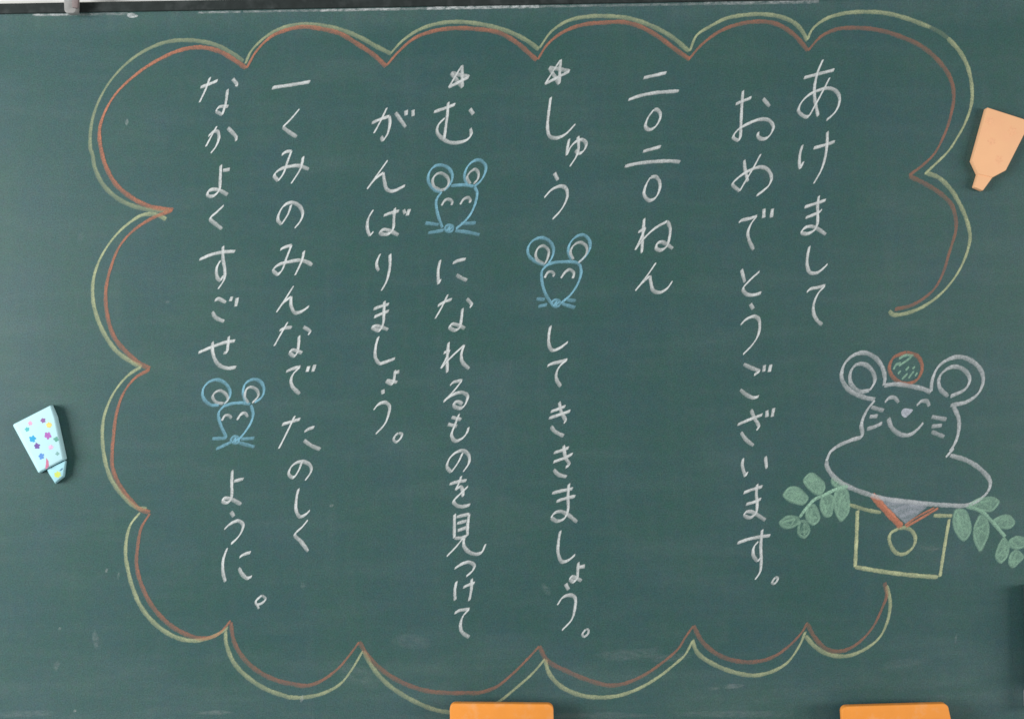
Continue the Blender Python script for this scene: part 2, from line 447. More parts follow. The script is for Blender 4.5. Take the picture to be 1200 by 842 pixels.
# each writing line: (part label, [(name, region x, region y, strokes), ...])
LINES = [
 ("white chalk greeting line that starts at the upper right under the border", [
  ("character", 900, 50, [
    [(295,290),(400,262),(545,225)],
    [(452,140),(410,240),(383,360),(385,470),(400,550),(412,605)],
    [(508,288),(450,400),(385,520),(325,610),(285,600),(250,560),(270,500),(330,435),(400,398),(490,375),(550,392),(585,440),(585,500),(560,560),(520,605),(480,638)]]),
  ("character", 900, 160, [
    [(283,70),(262,150),(258,220),(265,265),(292,205)],
    [(375,95),(450,75),(550,42)],
    [(488,-40),(485,60),(470,170),(440,270),(375,388)]]),
  ("character", 900, 160, [
    [(300,580),(400,548),(475,522)],
    [(308,668),(380,640),(420,622),(445,598)],
    [(418,488),(408,560),(408,640),(405,720),(380,770),(320,800),(268,792),(300,752),(350,738),(400,755),(475,805)]]),
  ("character", 900, 280, [[(340,60),(325,140),(322,220),(345,275),(400,278),(450,245),(490,205)]]),
  ("character", 900, 280, [[(318,438),(345,412),(410,398),(470,383),(410,450),(375,540),(375,610),(405,670),(445,705)]]),
 ]),
 ("long white chalk line ending in a small circle beside the leaf drawing", [
  ("character", 830, 90, [
    [(225,225),(290,198),(355,172)],
    [(285,115),(275,250),(268,400),(262,500),(250,528),(205,500),(240,440),(330,385),(430,350),(500,360),(535,410),(520,460),(480,505),(435,512),(408,490),(410,455)],
    [(450,180),(505,245)]]),
  ("character", 830, 90, [
    [(295,685),(302,760),(325,862)],
    [(432,635),(370,750),(310,850),(258,940),(200,885),(240,835),(330,775),(430,742),(490,765),(520,830),(500,890),(460,930),(395,978)]]),
  ("character", 830, 200, [
    [(250,428),(270,410),(345,392),(400,372),(350,440),(325,510),(335,570),(372,650)],
    [(458,312),(455,388)], [(528,312),(518,385)]]),
  ("character", 830, 310, [[(272,40),(300,145)], [(422,55),(330,140),(285,200),(310,240),(365,250),(435,232)]]),
  ("character", 830, 310, [[(345,322),(370,365)], [(265,495),(310,450),(380,425),(415,450),(422,520),(405,590),(360,660),(285,738)]]),
  ("character", 830, 410, [[(290,115),(350,145),(425,172),(375,205)], [(262,325),(310,365),(370,392),(415,380)],
    [(462,122),(455,178)], [(515,118),(500,180)]]),
  ("character", 830, 410, [[(240,612),(340,570),(445,530)], [(350,490),(380,560),(415,630),(395,658)], [(268,675),(310,735),(372,785)],
    [(482,495),(482,550)], [(538,475),(525,548)]]),
  ("character", 830, 510, [[(285,188),(280,250),(305,335),(322,298)], [(468,172),(480,270)]]),
  ("character", 830, 510, [[(290,470),(370,440),(445,418)], [(310,565),(380,545),(435,520)],
    [(402,400),(395,480),(402,560),(390,640),(340,675),(290,655),(310,628),(350,625),(400,650),(470,695)]]),
  ("character", 830, 590, [[(238,322),(330,290),(430,270),(510,260)], [(443,212),(432,330),(435,480),(425,560),(385,622)],
    [(412,308),(375,355),(370,420),(405,475),(430,440)]]),
  ("full_stop", 830, 590, [[(550,603),(571,608),(562,638),(537,657),(524,648),(550,603)]]),
 ]),
 ("short white chalk line giving the year, with two round zeros", [
  ("character", 720, 70, [[(240,150),(330,130),(428,108)], [(115,330),(200,300),(320,275),(530,258)]]),
  ("character", 720, 70, [[(325,410),(275,480),(255,550),(280,575),(320,565),(365,510),(378,450),(355,415),(325,410)]]),
  ("character", 720, 170, [[(235,53),(300,35),(382,13)], [(85,175),(200,150),(350,135),(470,132),(540,140)]]),
  ("character", 720, 170, [[(295,265),(255,340),(245,410),(285,455),(330,440),(370,370),(370,300),(340,262),(295,265)]]),
  ("character", 720, 240, [[(245,112),(235,230),(225,395)],
    [(195,225),(255,190),(215,280),(172,370),(240,280),(330,195),(435,135),(458,190),(452,270),(430,340),(385,372),(345,360),(350,320),(385,305),(430,325),(480,360)]]),
  ("character", 720, 240, [[(342,475),(270,580),(172,705),(220,650),(290,585),(300,640),(320,705),(370,720),(430,690),(478,625)]]),
 ]),
 ("starred white chalk line with the mouse face near the middle of the board", [
  ("star", 600, 60, [[(272,270),(398,72)], [(398,72),(388,272)], [(388,272),(305,135)], [(305,135),(475,165)], [(475,165),(272,270)]]),
  ("character", 600, 60, [[(318,380),(300,520),(292,630),(310,700),(360,715),(430,690),(522,600)]]),
  ("character", 600, 150, [[(470,90),(455,170),(450,225),(480,160),(530,110),(580,98),(610,130),(595,180),(555,210),(520,185)],
    [(542,70),(548,150),(535,220),(475,318)]]),
  ("character", 600, 150, [[(348,370),(378,430)], [(265,572),(330,505),(405,478),(445,500),(455,560),(430,630),(390,690),(332,750)]]),
  ("character", 600, 370, [[(316,82),(303,160),(305,240),(330,282),(390,265),(460,215)]]),
  ("character", 600, 370, [[(290,412),(320,395),(400,375),(455,358),(395,410),(365,470),(365,520),(400,580)]]),
  ("character", 600, 460, [[(318,155),(375,135),(440,110)], [(303,208),(390,180),(480,148)], [(388,75),(405,160),(440,230),(425,250)], [(320,275),(350,315),(425,355)]]),
  ("character", 600, 460, [[(343,493),(400,475),(468,450)], [(340,568),(430,535),(500,500)], [(423,432),(440,530),(470,590),(440,612)], [(342,630),(380,670),(450,690)]]),
  ("character", 600, 560, [[(330,122),(400,105),(500,85)], [(365,190),(440,165),(520,148)],
    [(468,45),(460,150),(460,260),(430,330),(370,352),(320,325),(350,285),(400,272),(460,300),(535,360)]]),
  ("character", 600, 560, [[(398,430),(382,520),(380,620),(410,685),(460,675),(520,628)]]),
  ("character", 600, 640, [[(545,130),(540,210),(535,260),(505,288),(470,270),(490,248),(530,260),(572,282)], [(550,170),(600,160)]]),
  ("character", 600, 640, [[(440,305),(465,355)], [(372,480),(420,415),(480,398),(518,420),(515,520),(490,600),(410,688)]]),
  ("full_stop", 600, 640, [[(605,680),(630,680),(625,715),(590,745),(578,720),(605,680)]]),
 ]),
 ("starred white chalk line with the mouse face drawn high on it", [
  ("star", 480, 60, [[(322,298),(430,118)], [(430,118),(434,300)], [(434,300),(340,180)], [(340,180),(490,212)], [(490,212),(322,298)]]),
  ("character", 480, 60, [[(200,500),(290,470),(375,438)], [(318,420),(310,530),(295,640),(285,725)],
    [(290,550),(235,610),(228,670),(275,722),(330,750),(400,752),(470,730),(505,690),(500,635)], [(495,475),(525,520)]]),
  ("character", 480, 280, [[(252,172),(235,260),(238,370),(255,330)], [(355,198),(400,178),(462,165)], [(385,295),(430,322),(472,340)]]),
  ("character", 480, 280, [[(232,548),(290,515),(348,495)], [(315,455),(270,550),(210,655)], [(470,490),(510,540),(495,565)],
    [(435,570),(425,660),(410,730),(370,750),(330,725),(345,700),(390,705),(455,735)]]),
  ("character", 480, 370, [[(320,218),(310,340),(310,465)], [(280,305),(328,280),(300,350),(258,430),(340,340),(448,240),(425,320),(435,380),(490,435)]]),
  ("character", 480, 370, [[(332,572),(360,545),(432,530),(360,620),(278,705),(350,650),(430,628),(475,655),(470,700),(430,755),(370,745),(365,715),(400,705),(435,725)]]),
  ("character", 480, 470, [[(408,102),(370,200),(345,280),(375,325),(430,305),(470,260),(485,212)], [(345,130),(425,150)], [(315,188),(390,205)]]),
  ("character", 480, 470, [[(438,420),(400,500),(342,582),(308,540),(325,475),(380,420),(440,405),(485,440),(490,500),(440,580)]]),
  ("character", 480, 550, [[(328,118),(400,98),(468,88)], [(425,52),(405,110),(378,165),(420,140),(435,170),(440,220)], [(482,135),(410,205),(362,260),(390,295),(440,302),(498,288)]]),
  ("character", 480, 550, [[(370,365),(368,460),(368,560)], [(385,388),(440,375),(490,365),(478,450),(475,545)], [(390,440),(470,420)], [(395,500),(465,475)],
    [(370,562),(420,560),(470,545)], [(445,555),(380,635),(305,712)], [(448,560),(445,620),(480,670),(540,693),(590,680),(625,610)]]),
  ("character", 480, 640, [[(370,180),(430,142),(490,128),(532,155),(520,195),(465,245)]]),
  ("character", 480, 640, [[(385,285),(372,360),(375,440)], [(440,335),(490,312),(535,298)], [(510,265),(508,350),(490,445)]]),
  ("character", 480, 640, [[(370,545),(410,525),(492,512),(440,570),(418,640),(430,700),(490,745)]]),
 ]),
 ("indented white chalk line ending halfway down in a small circle", [
  ("character", 400, 110, [[(250,240),(320,210),(395,185),(400,240),(380,330),(340,390),(328,350)], [(375,115),(330,210),(268,325)], [(445,155),(530,275)],
    [(533,135),(533,178)], [(590,132),(590,185)]]),
  ("character", 400, 110, [[(382,545),(300,660),(212,782),(290,690),(345,650),(355,720),(375,785),(420,800),(525,755)]]),
  ("character", 400, 190, [[(262,392),(220,470),(215,550),(235,605),(265,570)], [(348,440),(400,420),(475,402)],
    [(440,378),(432,470),(425,550),(390,590),(330,590),(318,575),(345,555),(400,565),(470,600)], [(512,390),(525,425)], [(560,385),(542,440)]]),
  ("character", 390, 280, [[(390,122),(362,190),(365,235),(380,260)], [(470,125),(470,220),(445,340),(400,425)]]),
  ("character", 390, 280, [[(335,575),(400,552),(462,535)], [(340,640),(400,615),(462,590)],
    [(425,510),(420,600),(415,690),(385,750),(340,740),(318,725),(350,715),(400,725),(455,745)]]),
  ("character", 390, 370, [[(375,170),(352,260),(352,345),(385,390),(430,380),(512,350)]]),
  ("character", 390, 420, [[(512,95),(505,160),(490,205),(445,190),(440,180),(470,185),(530,195)], [(505,120),(548,105)]]),
  ("character", 390, 420, [[(410,255),(415,290)], [(335,422),(375,375),(430,360),(465,390),(455,470),(425,540),(352,620)]]),
  ("full_stop", 390, 420, [[(540,612),(568,620),(560,650),(520,685),(500,665),(520,625),(540,612)]]),
 ]),
 ("white chalk line that begins with a single bar at its top", [
  ("character", 280, 80, [[(272,165),(285,160),(430,138),(585,112)]]),
  ("character", 280, 80, [[(498,335),(430,415),(360,485),(420,530),(475,565)]]),
  ("character", 280, 165, [[(352,115),(385,92),(432,85),(400,170),(365,270),(322,330),(290,285),(330,240),(400,215),(490,205),(575,235)], [(528,130),(510,220),(430,352)]]),
  ("character", 280, 165, [[(430,525),(405,600),(350,688),(320,650),(335,585),(380,525),(440,508),(500,540),(525,600),(505,660),(458,718)]]),
  ("character", 280, 270, [[(340,158),(370,140),(432,122),(390,230),(355,325),(318,360),(282,325),(320,285),(400,260),(500,245),(560,260),(602,285)], [(535,168),(520,240),(462,368)]]),
  ("character", 280, 270, [[(450,455),(390,550),(308,672),(370,590),(428,545),(430,620),(460,675),(510,668),(578,622)]]),
  ("character", 280, 360, [[(333,190),(380,170),(435,165)], [(402,120),(350,210),(290,318)], [(530,160),(585,200),(568,228)],
    [(495,232),(490,310),(480,370),(455,400),(412,370),(440,350),(520,375)]]),
  ("character", 280, 360, [[(388,528),(430,508),(505,487),(445,550),(428,600),(440,650),(500,712)], [(575,482),(560,530)], [(625,470),(608,528)]]),
  ("character", 290, 470, [[(285,190),(350,170),(435,145)], [(390,118),(330,245),(258,388)], [(468,248),(500,228),(550,212)], [(465,320),(520,360),(600,395)]]),
  ("character", 290, 470, [[(450,490),(420,570),(375,625),(340,600),(355,545),(400,505),(460,495),(515,525),(525,570),(475,650)]]),
  ("character", 290, 550, [[(420,155),(403,240),(400,330),(430,385),(475,370),(515,332)]]),
  ("character", 290, 550, [[(498,412),(450,470),(390,535),(440,590),(500,670)]]),
 ]),
 ("leftmost white chalk line, with a mouse face below its middle", [
  ("character", 200, 70, [[(245,228),(310,205),(388,172)], [(325,145),(290,240),(238,352)], [(510,158),(545,205),(538,222)],
    [(468,245),(455,350),(425,455),(370,425),(400,390),(475,385)]]),
  ("character", 200, 70, [[(310,630),(350,595),(385,590),(398,640),(375,710),(330,770)], [(380,548),(340,620),(290,715)], [(470,560),(540,640),(538,670)]]),
  ("character", 200, 170, [[(413,165),(408,280),(400,370),(350,420),(305,415),(310,380),(350,365),(400,372),(470,410)], [(430,210),(488,200)]]),
  ("character", 200, 170, [[(438,495),(380,550),(325,605),(370,650),(422,690)]]),
  ("character", 200, 260, [[(235,310),(330,270),(430,248),(530,242)], [(430,200),(430,300),(445,390),(440,470),(390,552)], [(410,315),(378,380),(385,460),(412,485),(430,440)]]),
  ("character", 200, 260, [[(362,645),(390,632),(455,662)], [(342,738),(370,785),(440,818)], [(505,612),(490,652)], [(548,622),(535,695)]]),
  ("character", 200, 340, [[(228,512),(340,465),(440,430),(530,415)], [(345,422),(345,500),(370,580),(410,622),(470,640),(538,632)], [(478,378),(470,460),(460,510),(435,515)]]),
  ("character", 220, 530, [[(366,145),(362,250),(362,350),(345,400),(310,412),(280,395),(300,375),(350,380),(440,425)], [(380,235),(460,215)]]),
  ("character", 220, 530, [[(355,485),(380,525)], [(300,630),(350,585),(415,560),(455,590),(440,655),(400,710),(355,750)]]),
  ("character", 220, 610, [[(325,222),(292,320),(290,420),(310,500)], [(425,298),(460,275),(518,258)], [(420,385),(450,440),(490,470),(528,455)]]),
  ("full_stop", 220, 610, [[(610,610),(640,640),(610,675),(565,690),(560,660),(610,610)], [(572,688),(585,722)]]),
 ]),
]

for label, chars in LINES:
    x, yv = chars[0][1] + 60, chars[0][2] + 60
    line = empty("text_line", board.location, board)
    line["label"] = label
    bpy.context.view_layer.update()
    for (nm, ox, oy, strokes) in chars:
        c = Chalk()
        for s in strokes:
            pts = T(ox, oy, K, s)
            length = sum(math.dist(pts[i], pts[i + 1]) for i in range(len(pts) - 1))
            if nm in ("full_stop", "star"):
                c.ribbon(pts, 5.0 if nm == "star" else 3.4, 1.6 if nm == "star" else 1.9, 0.95, 0.55)
            elif length < 11:
                c.ribbon(pts, 4.6, 2.8, 0.95, 0.45, taper=False)
            else:
                c.ribbon(pts, 4.7, 1.45, 1.06, 0.54)
        c.build(nm, M_WHITE, line)

# ------------------------------------------------------------------ blue mouse faces
MICE = [
 ("blue chalk mouse face in the starred line nearest the middle", 600, 260, dict(
   ears=[[(270,355),(200,330),(140,280),(130,220),(170,155),(240,130),(310,160),(342,225),(330,290),(295,345)],
         [(490,310),(462,250),(475,180),(530,120),(590,108),(635,150),(640,220),(610,275),(545,335)]],
   inner=[[(270,350),(205,310),(195,260),(220,210),(260,198),(300,235),(295,290),(272,345)],
          [(505,310),(480,250),(510,190),(560,168),(610,200),(615,250),(580,305),(545,335)]],
   head=[[(300,345),(248,400),(245,480),(275,590),(325,672)], [(275,360),(330,338),(420,328),(530,335),(562,360)], [(560,350),(568,420),(540,510),(480,600),(400,670)]],
   nose=(362,668), whisk=[[(200,632),(270,638)], [(215,695),(290,678)], [(450,640),(525,648)], [(410,672),(520,705)]],
   eyes=[[(268,460),(295,415),(325,410),(345,432),(335,450)], [(402,462),(440,410),(475,392),(508,420),(500,465)]])),
 ("blue chalk mouse face highest on the board, with long whiskers", 480, 170, dict(
   ears=[[(265,385),(200,365),(155,300),(160,230),(205,175),(260,165),(320,190),(352,250),(335,320),(285,375)],
         [(470,320),(450,260),(475,180),(530,130),(580,125),(625,170),(620,230),(580,300),(530,340)]],
   inner=[[(250,370),(200,340),(190,285),(215,245),(255,230),(310,265),(322,310),(290,360),(250,372)],
          [(500,320),(472,270),(500,220),(540,200),(565,230),(560,280),(525,320)]],
   head=[[(265,385),(222,450),(225,540),(270,680)], [(340,335),(450,328),(530,340)], [(535,345),(555,390),(540,480),(500,570),(440,640),(380,690)]],
   nose=(325,685), whisk=[[(128,640),(240,655)], [(152,722),(280,700)], [(420,645),(545,640)], [(375,705),(470,715),(575,738)]],
   eyes=[[(262,498),(290,455),(320,445),(350,465),(345,495)], [(415,488),(445,445),(480,432),(500,455),(490,475)]])),
 ("blue chalk mouse face lowest on the board, in the leftmost line", 210, 425, dict(
   ears=[[(330,345),(260,345),(200,290),(195,220),(240,160),(310,138),(375,165),(415,220),(415,280),(370,340)],
         [(545,320),(525,240),(545,170),(610,135),(670,155),(698,220),(680,280),(620,325)]],
   inner=[[(365,335),(300,320),(275,275),(300,240),(340,228),(390,265),(400,305),(370,335)],
          [(570,330),(540,280),(555,215),(590,198),(640,225),(650,270),(600,330)]],
   head=[[(375,345),(325,410),(335,490),(390,615)], [(370,355),(430,335),(520,328),(585,340)], [(590,345),(608,420),(590,490),(540,570),(480,640)]],
   nose=(460,632), whisk=[[(272,622),(390,618)], [(302,708),(430,650)], [(510,625),(620,618)], [(490,655),(620,690)]],
   eyes=[[(350,475),(375,435),(405,430),(432,455)], [(475,470),(510,420),(540,412),(565,445)]])),
]
for label, ox, oy, d in MICE:
    c = Chalk()
    for s in d['head']: c.ribbon(T(ox, oy, K, s), 4.0, 2.1, 0.80, 0.45)
    m = c.build("mouse_face", M_BLUE, board); m["label"] = label
    bpy.context.view_layer.update()
    for s in d['ears']: Chalk().ribbon(T(ox, oy, K, s), 4.2, 1.7, 0.82, 0.5).build("ear", M_BLUE, m)
    for s in d['inner']: Chalk().ribbon(T(ox, oy, K, s), 3.9, 1.7, 0.80, 0.5).build("inner_ear", M_WHITE, m)
    for s in d['eyes']: Chalk().ribbon(T(ox, oy, K, s), 3.8, 2.2, 0.85, 0.5).build("eye", M_WHITE, m)
    nx_, ny_ = d['nose']
    nose = Chalk()
    ring = [(nx_ + 36 * math.cos(a), ny_ - 30 * math.sin(a)) for a in [i * math.pi / 4 for i in range(8)]]
    nose.fill(T(ox, oy, K, ring), 0.26)
    nose.ribbon(T(ox, oy, K, ring + [ring[0]]), 3.0, 1.6, 0.62, 0.4)
    nose.ribbon(T(ox, oy, K, [(nx_ - 22, ny_ + 25), (nx_ + 5, ny_ - 20), (nx_ - 2, ny_ + 20), (nx_ + 28, ny_ - 15)]), 2.8, 1.5, 0.66, 0.3)
    nose.build("nose", M_BLUE, m)
    for s in d['whisk']: Chalk().ribbon(T(ox, oy, K, s), 4.4, 2.2, 0.58, 0.4).build("whisker", M_BLUE, m)

# ------------------------------------------------------------------ rice-cake mouse on its stand
KA, KB, KC = 1200 / 210, 1200 / 220, 1179 / 140
A = lambda s: T(970, 390, KA, s)
B = lambda s: T(950, 490, KB, s)
R = lambda s: T(980, 570, KB, s)
Mz = lambda s: T(900, 540, KC, s)
W5 = dict(wide=5.6, thin=2.3, press=0.82, fade=0.42)
c = Chalk()
c.ribbon(A([(378,352),(450,342),(550,355),(640,375),(690,398)]), **W5)
c.ribbon(A([(315,450),(260,520),(225,610),(228,690),(160,715),(60,760),(10,800)]), **W5)
c.ribbon(B([(100,270),(105,310),(150,375),(240,435),(370,485),(480,515),(620,532),(740,545),(900,555),(990,555),(1090,510),(1140,450),(1145,400),(1090,330),(1000,270),(890,235)]), **W5)
c.ribbon(B([(165,180),(125,215),(100,272)]), **W5)
c.ribbon(A([(840,490),(875,570),(875,660),(850,740),(815,790)]) + B([(915,190),(862,248)]), **W5)
cake = c.build("rice_cake_mouse", M_SOFT, board)
cake["label"] = "large white chalk mouse shaped like a stacked rice cake, at the right"
bpy.context.view_layer.update()
for s in ([(315,445),(240,430),(140,380),(92,300),(110,210),(170,150),(240,132),(310,160),(360,220),(382,300),(375,350)],
          [(690,395),(700,310),(740,225),(810,175),(880,160),(960,185),(1025,250),(1040,320),(1010,400),(930,460),(820,485)]):
    Chalk().ribbon(A(s), **W5).build("ear", M_SOFT, cake)
for s in ([(280,385),(210,390),(155,340),(150,270),(185,215),(240,208),(295,250),(315,320),(280,385)],
          [(805,425),(750,370),(745,300),(790,245),(850,225),(915,250),(950,310),(920,375),(820,425)]):
    Chalk().ribbon(A(s), 5.4, 2.2, 0.78, 0.42).build("inner_ear", M_SOFT, cake)
for s in ([(382,465),(410,435),(445,432),(475,465)], [(595,485),(630,455),(665,458),(680,490)]):
    Chalk().ribbon(A(s), 5.0, 2.2, 0.8, 0.45).build("eye", M_SOFT, cake)
nz = Chalk().fill(A([(492,530),(510,506),(540,506),(570,514),(545,545),(518,566),(498,552)]), 0.95)
nz.ribbon(A([(505,520),(540,525),(520,552)]), 4, 3, 0.8, 0.2)
nz.build("nose", M_LILAC, cake)
Chalk().ribbon(A([(405,570),(430,635),(490,680),(550,680),(600,645),(640,600)]), **W5).build("mouth", M_SOFT, cake)
for side in ([[(290,495),(375,520)], [(280,560),(335,555)], [(262,642),(310,628),(365,602)]],
             [[(695,560),(795,578)], [(695,625),(765,618)], [(695,660),(780,695)]]):
    for s in side: Chalk().ribbon(A(s), 5.2, 2.6, 0.75, 0.4).build("whisker", M_SOFT, cake)

c = Chalk()
c.ribbon(A([(525,130),(600,155),(632,230),(600,310),(530,340),(450,310),(412,240),(440,165),(525,130)]), 5.0, 2.6, 0.60, 0.35)
orange_d = c.build("bitter_orange", M_RED, board)
orange_d["label"] = "small round red chalk outline with green scribbles on the mouse's head"
bpy.context.view_layer.update()
g = Chalk()
for s in ([(475,172),(520,150),(575,152)], [(475,220),(520,190),(562,158)], [(440,245),(455,215),(490,200)], [(470,275),(488,250)],
          [(540,305),(560,275),(578,255)], [(520,250),(545,225)], [(565,240),(585,225)], [(495,310),(520,285),(535,270)], [(585,290),(600,262)]):
    g.ribbon(A(s), 3.6, 2.0, 0.62, 0.4)
g.fill(A([(450,190),(520,145),(600,180),(612,250),(560,312),(480,305),(440,250)]), 0.03)
g.build("scribble", M_GREEN, orange_d)

c = Chalk()
c.ribbon(B([(245,550),(350,582),(450,602)]), 4.4, 3.0, 0.62, 0.3)
c.ribbon(B([(785,620),(905,622)]), 4.6, 3.2, 0.72, 0.3)
c.ribbon(R([(135,150),(130,300),(120,512)]), 5.0, 3.0, 0.85, 0.35)
c.ribbon(R([(120,512),(300,542),(480,564),(650,577)]), 5.2, 3.0, 0.85, 0.35)
c.ribbon(R([(722,205),(692,380),(662,575)]), 4.4, 2.8, 0.8, 0.35)
stand = c.build("offering_stand", M_YELLOW, board)
stand["label"] = "yellow chalk box under the rice-cake mouse"
bpy.context.view_layer.update()
Chalk().ribbon(R([(400,265),(345,300),(340,350),(380,420),(430,430),(490,385),(505,330),(480,280),(440,262),(400,265)]), 4.8, 2.4, 0.72, 0.4).build("round_hole", M_YELLOW, stand)
pp = Chalk().fill(B([(400,490),(745,532),(738,568),(608,672)]), 0.48, smooth=False)
for s in ([(440,510),(560,530)], [(480,545),(600,535),(720,545)], [(530,590),(620,560),(720,570)], [(570,630),(640,600),(690,600)]):
    pp.ribbon(B(s), 5, 3.0, 0.45, 0.2)
pp.build("paper_sheet", M_LILAC, stand)
rd = Chalk()
rd.ribbon(B([(392,488),(470,575),(578,690)]), 8.0, 5.5, 1.0, 0.12)
rd.ribbon(B([(390,484),(480,590),(585,695)]), 4.0, 3.0, 0.55, 0.2)
rd.ribbon(B([(815,572),(700,640),(608,692)]), 3.0, 2.4, 0.85, 0.2)
rd.ribbon(B([(790,570),(690,622),(600,682)]), 2.6, 1.8, 0.75, 0.2)
rd.build("red_edging", M_RED, stand)

def sprig(name, label, stem, leaves, f):
    c = Chalk().ribbon(f(stem), 4.4, 3.2, 0.8, 0.3)
    s = c.build(name, M_GREEN, board); s["label"] = label
    bpy.context.view_layer.update()
    for full, pts in leaves:
        l = Chalk()
        q = f(pts)
        if full: l.fill(q, full * 0.80, edge=0.6)
        cx = sum(p[0] for p in q) / len(q); cy = sum(p[1] for p in q) / len(q)
        qq = [(cx + (x - cx) * 0.94, cy + (y - cy) * 0.94) for x, y in q]
        l.ribbon(qq + [qq[0]], 3.8, 2.0, 0.48, 0.35)
        if full:      # crayon-like hatching inside the leaf
            for k in range(6):
                i = random.randrange(len(qq)); j = (i + len(qq) // 2 + random.choice((-1, 0, 1))) % len(qq)
                a, b_ = qq[i], qq[j]
                l.ribbon([(cx + (a[0] - cx) * .75, cy + (a[1] - cy) * .75), (cx + (b_[0] - cx) * .75, cy + (b_[1] - cy) * .75)], 3.4, 1.6, random.uniform(.15, .42), 0.3)
        l.build("leaf", M_GREEN, s)

sprig("leaf_sprig", "green chalk leaf sprig left of the rice-cake mouse", [(790,250),(690,270),(560,330),(450,385),(380,460),(310,555)], [
  (0.62, [(345,190),(380,140),(430,120),(500,165),(555,230),(550,300),(490,330),(400,270)]),
  (0.62, [(145,335),(200,265),(280,258),(350,310),(395,370),(350,425),(270,415),(190,380)]),
  (0.42, [(620,190),(640,160),(700,195),(790,250),(660,250)]),
  (0.50, [(520,370),(560,320),(640,350),(640,430),(620,540),(570,545),(520,470)]),
  (0.58, [(660,300),(720,265),(780,290),(800,400),(790,520),(720,595),(680,540),(650,420)]),
  (0.48, [(370,520),(400,440),(450,430),(500,520),(505,580),(450,625),(390,590)]),
  (0.30, [(105,605),(180,550),(290,555),(310,600),(230,655),(150,650)]),
  (0.12, [(310,590),(360,590),(410,690),(360,755),(300,720)])], Mz)
sprig("leaf_sprig", "green chalk leaf sprig at the right edge of the rice-cake mouse", [(830,125),(930,160),(1010,240),(1080,320)], [
  (0.58, [(760,145),(820,150),(855,230),(855,300),(815,345),(770,300),(745,220)]),
  (0.45, [(920,175),(965,220),(970,310),(920,415),(885,350),(880,260)]),
  (0.38, [(840,120),(900,80),(1000,70),(1045,95),(1000,150),(940,155)]),
  (0.45, [(1000,215),(1060,185),(1110,190),(1140,235),(1100,265),(1020,250)]),
  (0.45, [(1070,320),(1100,370),(1090,450),(1050,490),(1020,450),(1040,370)]),
  (0.45, [(1100,345),(1150,320),(1200,330),(1215,370),(1160,395),(1110,380)]),
  (0.45, [(1110,430),(1150,405),(1195,450),(1170,480),(1130,515),(1105,490)])], R)

# ------------------------------------------------------------------ scalloped cloud border
def J(*segs):
    out = []
    for ox, oy, k, pts in segs: out += T(ox, oy, k, pts)
    return out
k8, k4, k6 = 4.8, 4.0, 6.0
YEL = [
 J((80,20,k8,[(985,250),(920,205),(820,155),(690,132),(560,140),(440,185),(330,260),(230,370),(160,500),(128,620),(125,740)]), (80,180,k8,[(135,0),(150,80),(200,180),(290,260),(400,305),(520,322),(570,322)])),
 J((80,180,k8,[(550,370),(500,345),(420,345),(330,400),(250,480),(180,590),(145,690)]), (80,340,k8,[(137,0),(145,90),(190,220),(270,340),(360,405),(415,430)])),
 J((80,340,k8,[(410,432),(340,475),(260,570),(210,680)]), (80,500,k8,[(193,0),(200,150),(240,290),(320,400),(390,455),(440,460)])),
 J((80,500,k8,[(405,480),(350,550),(325,650),(325,750)]), (110,660,k8,[(185,0),(210,110),(270,250),(370,360),(480,420),(580,432),(680,405),(755,360)])),
 J((110,660,k8,[(740,380),(745,450),(790,560),(880,650),(980,710),(1080,745)]), (320,667,k8,[(80,715),(170,718),(280,695),(380,640),(450,550),(505,455)])),
 J((320,667,k8,[(510,460),(560,550),(640,640),(740,710),(850,765),(930,792),(985,800)]), (0,0,1,[(550,834.5),(570,829)]), (560,667,k8,[(120,740),(220,660),(310,580),(378,500)])),
 J((560,667,k8,[(378,505),(400,580),(460,650),(560,700),(660,717),(780,710),(900,670),(1020,600),(1120,520)]), (790,667,k4,[(50,400),(88,330)])),
 J((790,667,k4,[(85,330),(110,390),(180,440),(280,480),(370,495),(450,480),(530,435),(590,350),(615,290)])),
 J((790,667,k4,[(615,310),(660,360),(720,395),(800,405),(880,380),(960,320),(1000,240),(1012,150),(995,75)])),
 J((240,0,k8,[(228,360),(260,290),(340,210),(430,160),(540,138),(660,145),(770,170),(880,215),(960,260),(1050,305)])),
 J((430,0,k8,[(135,300),(200,230),(300,165),(420,130),(540,125),(680,145),(800,180),(900,230),(968,280)])),
 J((600,0,k8,[(155,270),(220,180),(310,120),(420,95),(540,92),(660,105),(780,145),(900,210),(995,290)])),
 J((780,0,k8,[(135,290),(175,200),(250,150),(340,105),(450,85),(560,82),(660,100),(730,135),(770,180),(797,230)])),
 J((950,0,k8,[(-19,225),(10,165),(80,110),(180,78),(300,68),(420,75),(540,105),(672,155)])),
 J((950,0,k8,[(770,215),(830,280),(880,370),(905,480),(905,580),(870,690)]), (1000,160,k6,[(735,0),(670,100),(570,200),(500,265)])),
 J((1000,160,k6,[(510,255),(600,290),(690,380),(750,480),(800,600),(820,710)]), (1000,240,k6,[(790,360),(720,500),(620,620),(500,710),(380,760),(280,772),(250,745)])),
]
